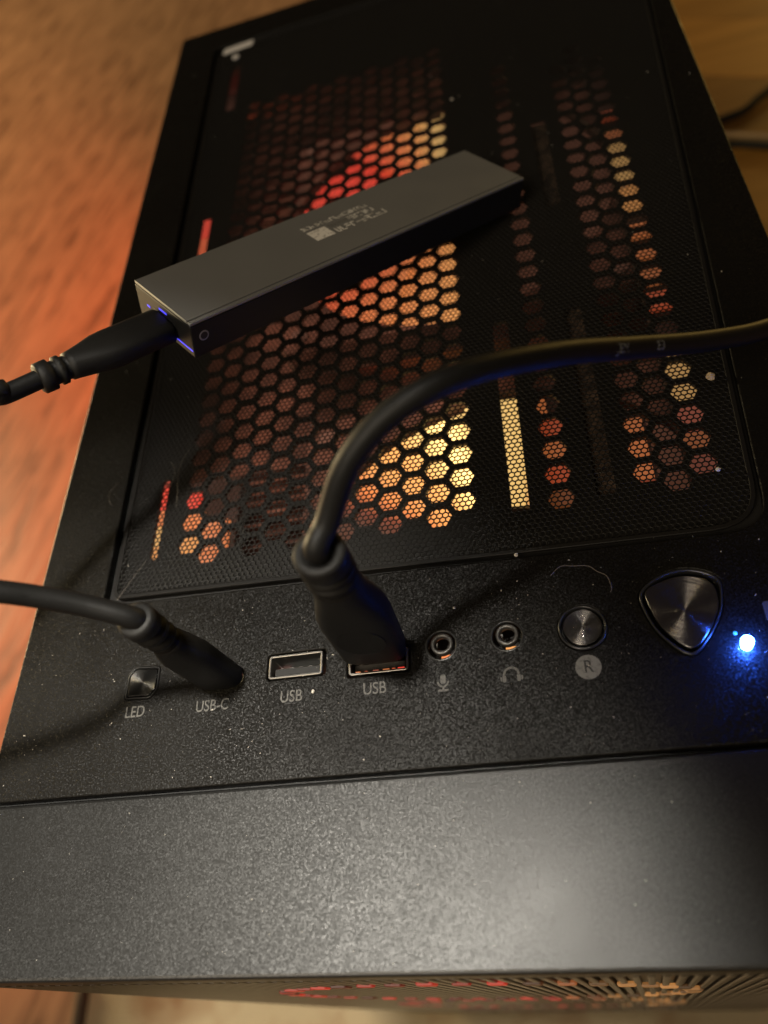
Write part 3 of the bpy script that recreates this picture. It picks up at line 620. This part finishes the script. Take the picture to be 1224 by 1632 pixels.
# cable in the front usb-c port
b0 = Vector((60.4, 25.5, 0.6)); ax = (Vector((61.4, 22.9, 40.5)) - b0).normalized()
cb = thing('port_cable', 'black cable plugged into the small port above the word USB-C', 'cable', tuple(b0))
section_loft('plug', b0, ax, (1, 0, 0), [(0, 10.2, 5.2, 3.2), (0.7, 11.4, 6.2, 3.2), (19, 11.4, 6.4, 3.2), (23, 9.6, 6.6, 2.8), (27, 7.6, 6.6, 2.2), (28.4, 7.3, 6.6, 2)], M['plug'], cb)
section_loft('strain_relief', b0 + ax * 28.4, ax, (1, 0, 0), [(0, 7.3, 6.6, 2), (.2, 6.1, 5.6, 2), (1.6, 6.1, 5.6, 2), (1.8, 7.4, 6.9, 2), (3.2, 7.4, 6.9, 2), (3.4, 6.1, 5.6, 2), (5.0, 6.1, 5.6, 2), (5.2, 7.8, 7.3, 2), (6.6, 7.8, 7.3, 2), (6.8, 6.1, 5.6, 2), (8.6, 6.1, 5.6, 2), (8.8, 8.0, 7.6, 2), (12.0, 7.9, 7.5, 2), (12.4, 6.6, 6.2, 2)], M['plug'], cb)
q = b0 + ax * 38
tube('cord', [q, q + ax * 3.5, Rv(135, 965, 155), Rv(60, 951, 152), Rv(0, 943, 149), Rv(-70, 936, 146), (25, 16, 70), (-10, 10, 62), (-60, 8, 0), (-90, 5, -200), (-95, -5, -430), (-90, -30, -446)], 2.25, M['rubber'], cb)
# cable in the usb-a port
b0 = Vector((100.0, 27.3, 3.2)); ax = (Vector((105.0, 24.2, 52.5)) - b0).normalized()
cb = thing('thick_plug_cable', 'black cable with a broad plug, arching over the dust filter to the right', 'cable', tuple(b0))
section_loft('metal_plug', b0 - ax * 6, ax, (1, 0, 0), [(0, 11.8, 4.0, 8), (6.2, 11.8, 4.0, 8)], M['steel'], cb, smooth=False)
section_loft('plug', b0, ax, (1, 0, 0), [(0, 13.4, 6.6, 4), (0.8, 14.8, 7.8, 4), (20, 15.2, 8.2, 4), (25, 14.8, 8.4, 3.6), (30, 12.6, 8.5, 3), (34, 10.6, 8.6, 2.4), (38, 9.8, 8.6, 2.1), (39.5, 9.6, 8.6, 2)], M['plug'], cb, 40)
section_loft('strain_relief', b0 + ax * 39.5, ax, (1, 0, 0), [(0, 9.6, 8.6, 2), (.2, 7.6, 7.0, 2), (1.2, 7.6, 7.0, 2), (1.4, 9.6, 9.0, 2), (1.8, 10.1, 9.4, 2), (2.5, 10.1, 9.4, 2), (2.9, 9.6, 9.0, 2), (3.1, 7.6, 7.0, 2), (4.1, 7.6, 7.0, 2), (4.3, 9.6, 9.0, 2), (4.7, 10.1, 9.4, 2), (5.4, 10.1, 9.4, 2), (5.8, 9.6, 9.0, 2), (6.0, 7.6, 7.2, 2), (6.9, 7.6, 7.2, 2), (7.1, 9.6, 9.2, 2), (7.5, 10.0, 9.6, 2), (11.2, 9.8, 9.4, 2), (11.9, 9.2, 8.8, 2), (11.9, 6.0, 6.0, 2), (10.5, 4.6, 4.6, 2)], M['plug'], cb, 40)
# raised trident mark area: a shallow round pad on the broad face
wd = Vector((1, 0, 0)); wd = (wd - ax * wd.dot(ax)).normalized(); dp = ax.cross(wd); dp = -dp if dp.y > 0 else dp
pc = b0 + ax * 15 + dp * 4.02
v0 = [pc + wd * (5.2 * math.cos(t)) + ax * (7.0 * math.sin(t)) for t in [2 * math.pi * i / 32 for i in range(32)]]
v1 = [p + dp * 0.12 for p in v0]
v_, f_ = loft([v0, v1]); put('grip_pad', v_, f_, M['plug'], cb)
q = b0 + ax * 49
path = [q, q + ax * 4, Rv(522, 830, 136), Rv(552, 742, 131), Rv(610, 669, 128), Rv(690, 617, 127), Rv(780, 585, 131), Rv(900, 563, 141), Rv(1000, 555, 153), Rv(1100, 547, 165), Rv(1180, 535, 175), Rv(1224, 523, 181), Rv(1290, 500, 187), (222, 108, 8), (240, 118, -30), (262, 130, -200), (275, 140, -430), (290, 150, -446)]
tube('cord', path, 2.3, M['rubber'], cb, 20)
def cord_text(body, p, dirv, nrm, size):
    cu = bpy.data.curves.new('t', 'FONT'); cu.body = body; cu.size = size; cu.align_x = 'LEFT'; cu.align_y = 'CENTER'; cu.extrude = 0.01
    t = bpy.data.objects.new('t', cu); C.objects.link(t); dg = bpy.context.evaluated_depsgraph_get(); m2 = bpy.data.meshes.new_from_object(t.evaluated_get(dg)); bpy.data.objects.remove(t)
    x = dirv.normalized(); z = (nrm - x * nrm.dot(x)).normalized(); y = z.cross(x); org = worldloc(cb) / S
    for v in m2.vertices:
        yy = v.co.y * 1.0; cz = math.sqrt(max(0.0, 2.33 ** 2 - yy * yy)) + v.co.z
        v.co = (p + x * v.co.x + y * yy + z * cz - org) * S
    link('cord_lettering', m2, M['cord_ink'], cb, org)
camp = Vector((149.17, -44.54, 166.0))
p1, p2, p3 = Rv(968, 557.5, 149), Rv(1004, 554.7, 153.6), Rv(1032, 552.3, 156.8)
cord_text('JEM', p1, p2 - p1, camp - p1, 2.6)
cord_text('E3', p3, Rv(1080, 548.5, 162.6) - p3, camp - p3, 2.6)

# ================================================================ CRUMBS, FIBRES AND DUST
def crumb(x, y, z, r, label, m):
    bm = bmesh.new(); bmesh.ops.create_icosphere(bm, subdivisions=2, radius=r)
    for v in bm.verts: v.co = v.co * (0.75 + 0.5 * rng.random()); v.co.z *= 0.7; v.co += Vector((x, y, z + r * 0.5))
    o = putbm('crumb', bm, m, None, loc=(x, y, z)); tag(o, label, 'crumb', 'crumbs on the case top')
crumb(187.2, 91.3, -0.5, 1.1, 'beige crumb on the filter below the end of the black cable', mat('beige_crumb', (0.5, 0.38, 0.24), 0.9))
crumb(183.0, 63.6, -0.5, 0.62, 'white speck on the filter near its rounded right corner', M['dust'])
crumb(134.2, 48.2, 0.0, 0.5, 'white speck on the deck just in front of the filter rim', M['dust'])
crumb(84.2, 19.7, 0.0, 0.45, 'white speck just right of the first word USB', M['dust'])
crumb(128.6, 245.4, -0.5, 0.55, 'white speck on the filter beyond the grey drive', M['dust'])
crumb(118.6, 36.5, 0.0, 0.32, 'tiny pale speck beside the microphone socket', M['dust'])
def fibre(pts, label, r=0.06):
    t = tube('fibre', pts, r, M['hair'], None, 6, 6, loc=pts[0]); tag(t, label, 'hair', 'fibres on the case top')
fibre([(141.6, 41.6, .1), (144.0, 43.5, .2), (146.9, 43.2, .2), (150.2, 42.7, .15), (152.0, 41.0, .2), (153.9, 39.5, .25), (154.5, 36.6, .1), (154.1, 35.5, .1)], 'curled pale fibre on the deck above the round reset button', 0.09)
fibre([(41.2, 100.0, .4), (39.0, 94.2, .6), (38.7, 89.8, .5), (39.2, 84.8, .2), (39.3, 79.4, -.3)], 'long thin fibre on the filter left of the hexagon holes', 0.07)
fibre([(35.2, 96.1, .2), (37.2, 92.9, .5), (37.5, 89.5, .5), (36.0, 87.6, .2), (34.8, 87.2, 0)], 'hooked fibre at the top of the narrow red slot', 0.07)
fibre([(33.0, 63.2, 0), (30.3, 58.3, .4), (27.8, 54.0, .5), (25.8, 51.2, .1)], 'straight fibre across the front left corner of the filter', 0.06)
fibre([(18.3, 91.9, .1), (16.2, 89.2, .2), (16.1, 86.4, .2), (17.5, 84.0, .1)], 'short curved fibre on the left margin of the deck', 0.06)
bm = bmesh.new()
for i in range(760):
    x = rng.uniform(3, 209); y = rng.uniform(2, 340) if i < 330 else rng.uniform(2, 46) if i < 620 else rng.uniform(-36, -2); r = 0.04 + (0.13 if i < 620 else 0.06) * rng.random() ** 3
    infil = inside(np.array([[x, y]]), poly)[0]; z = -0.5 if infil else 0.02 if y > 0 else -0.14
    mt = Matrix.Translation((x, y, z + r * .4)) @ Matrix.Rotation(rng.uniform(0, 6), 4, 'Z') @ Matrix.Diagonal((rng.uniform(.8, 2.4), 1, .6, 1))
    bmesh.ops.create_icosphere(bm, subdivisions=1, radius=r, matrix=mt)
tag(putbm('dust_specks', bm, M['dust'], None), kind='stuff')
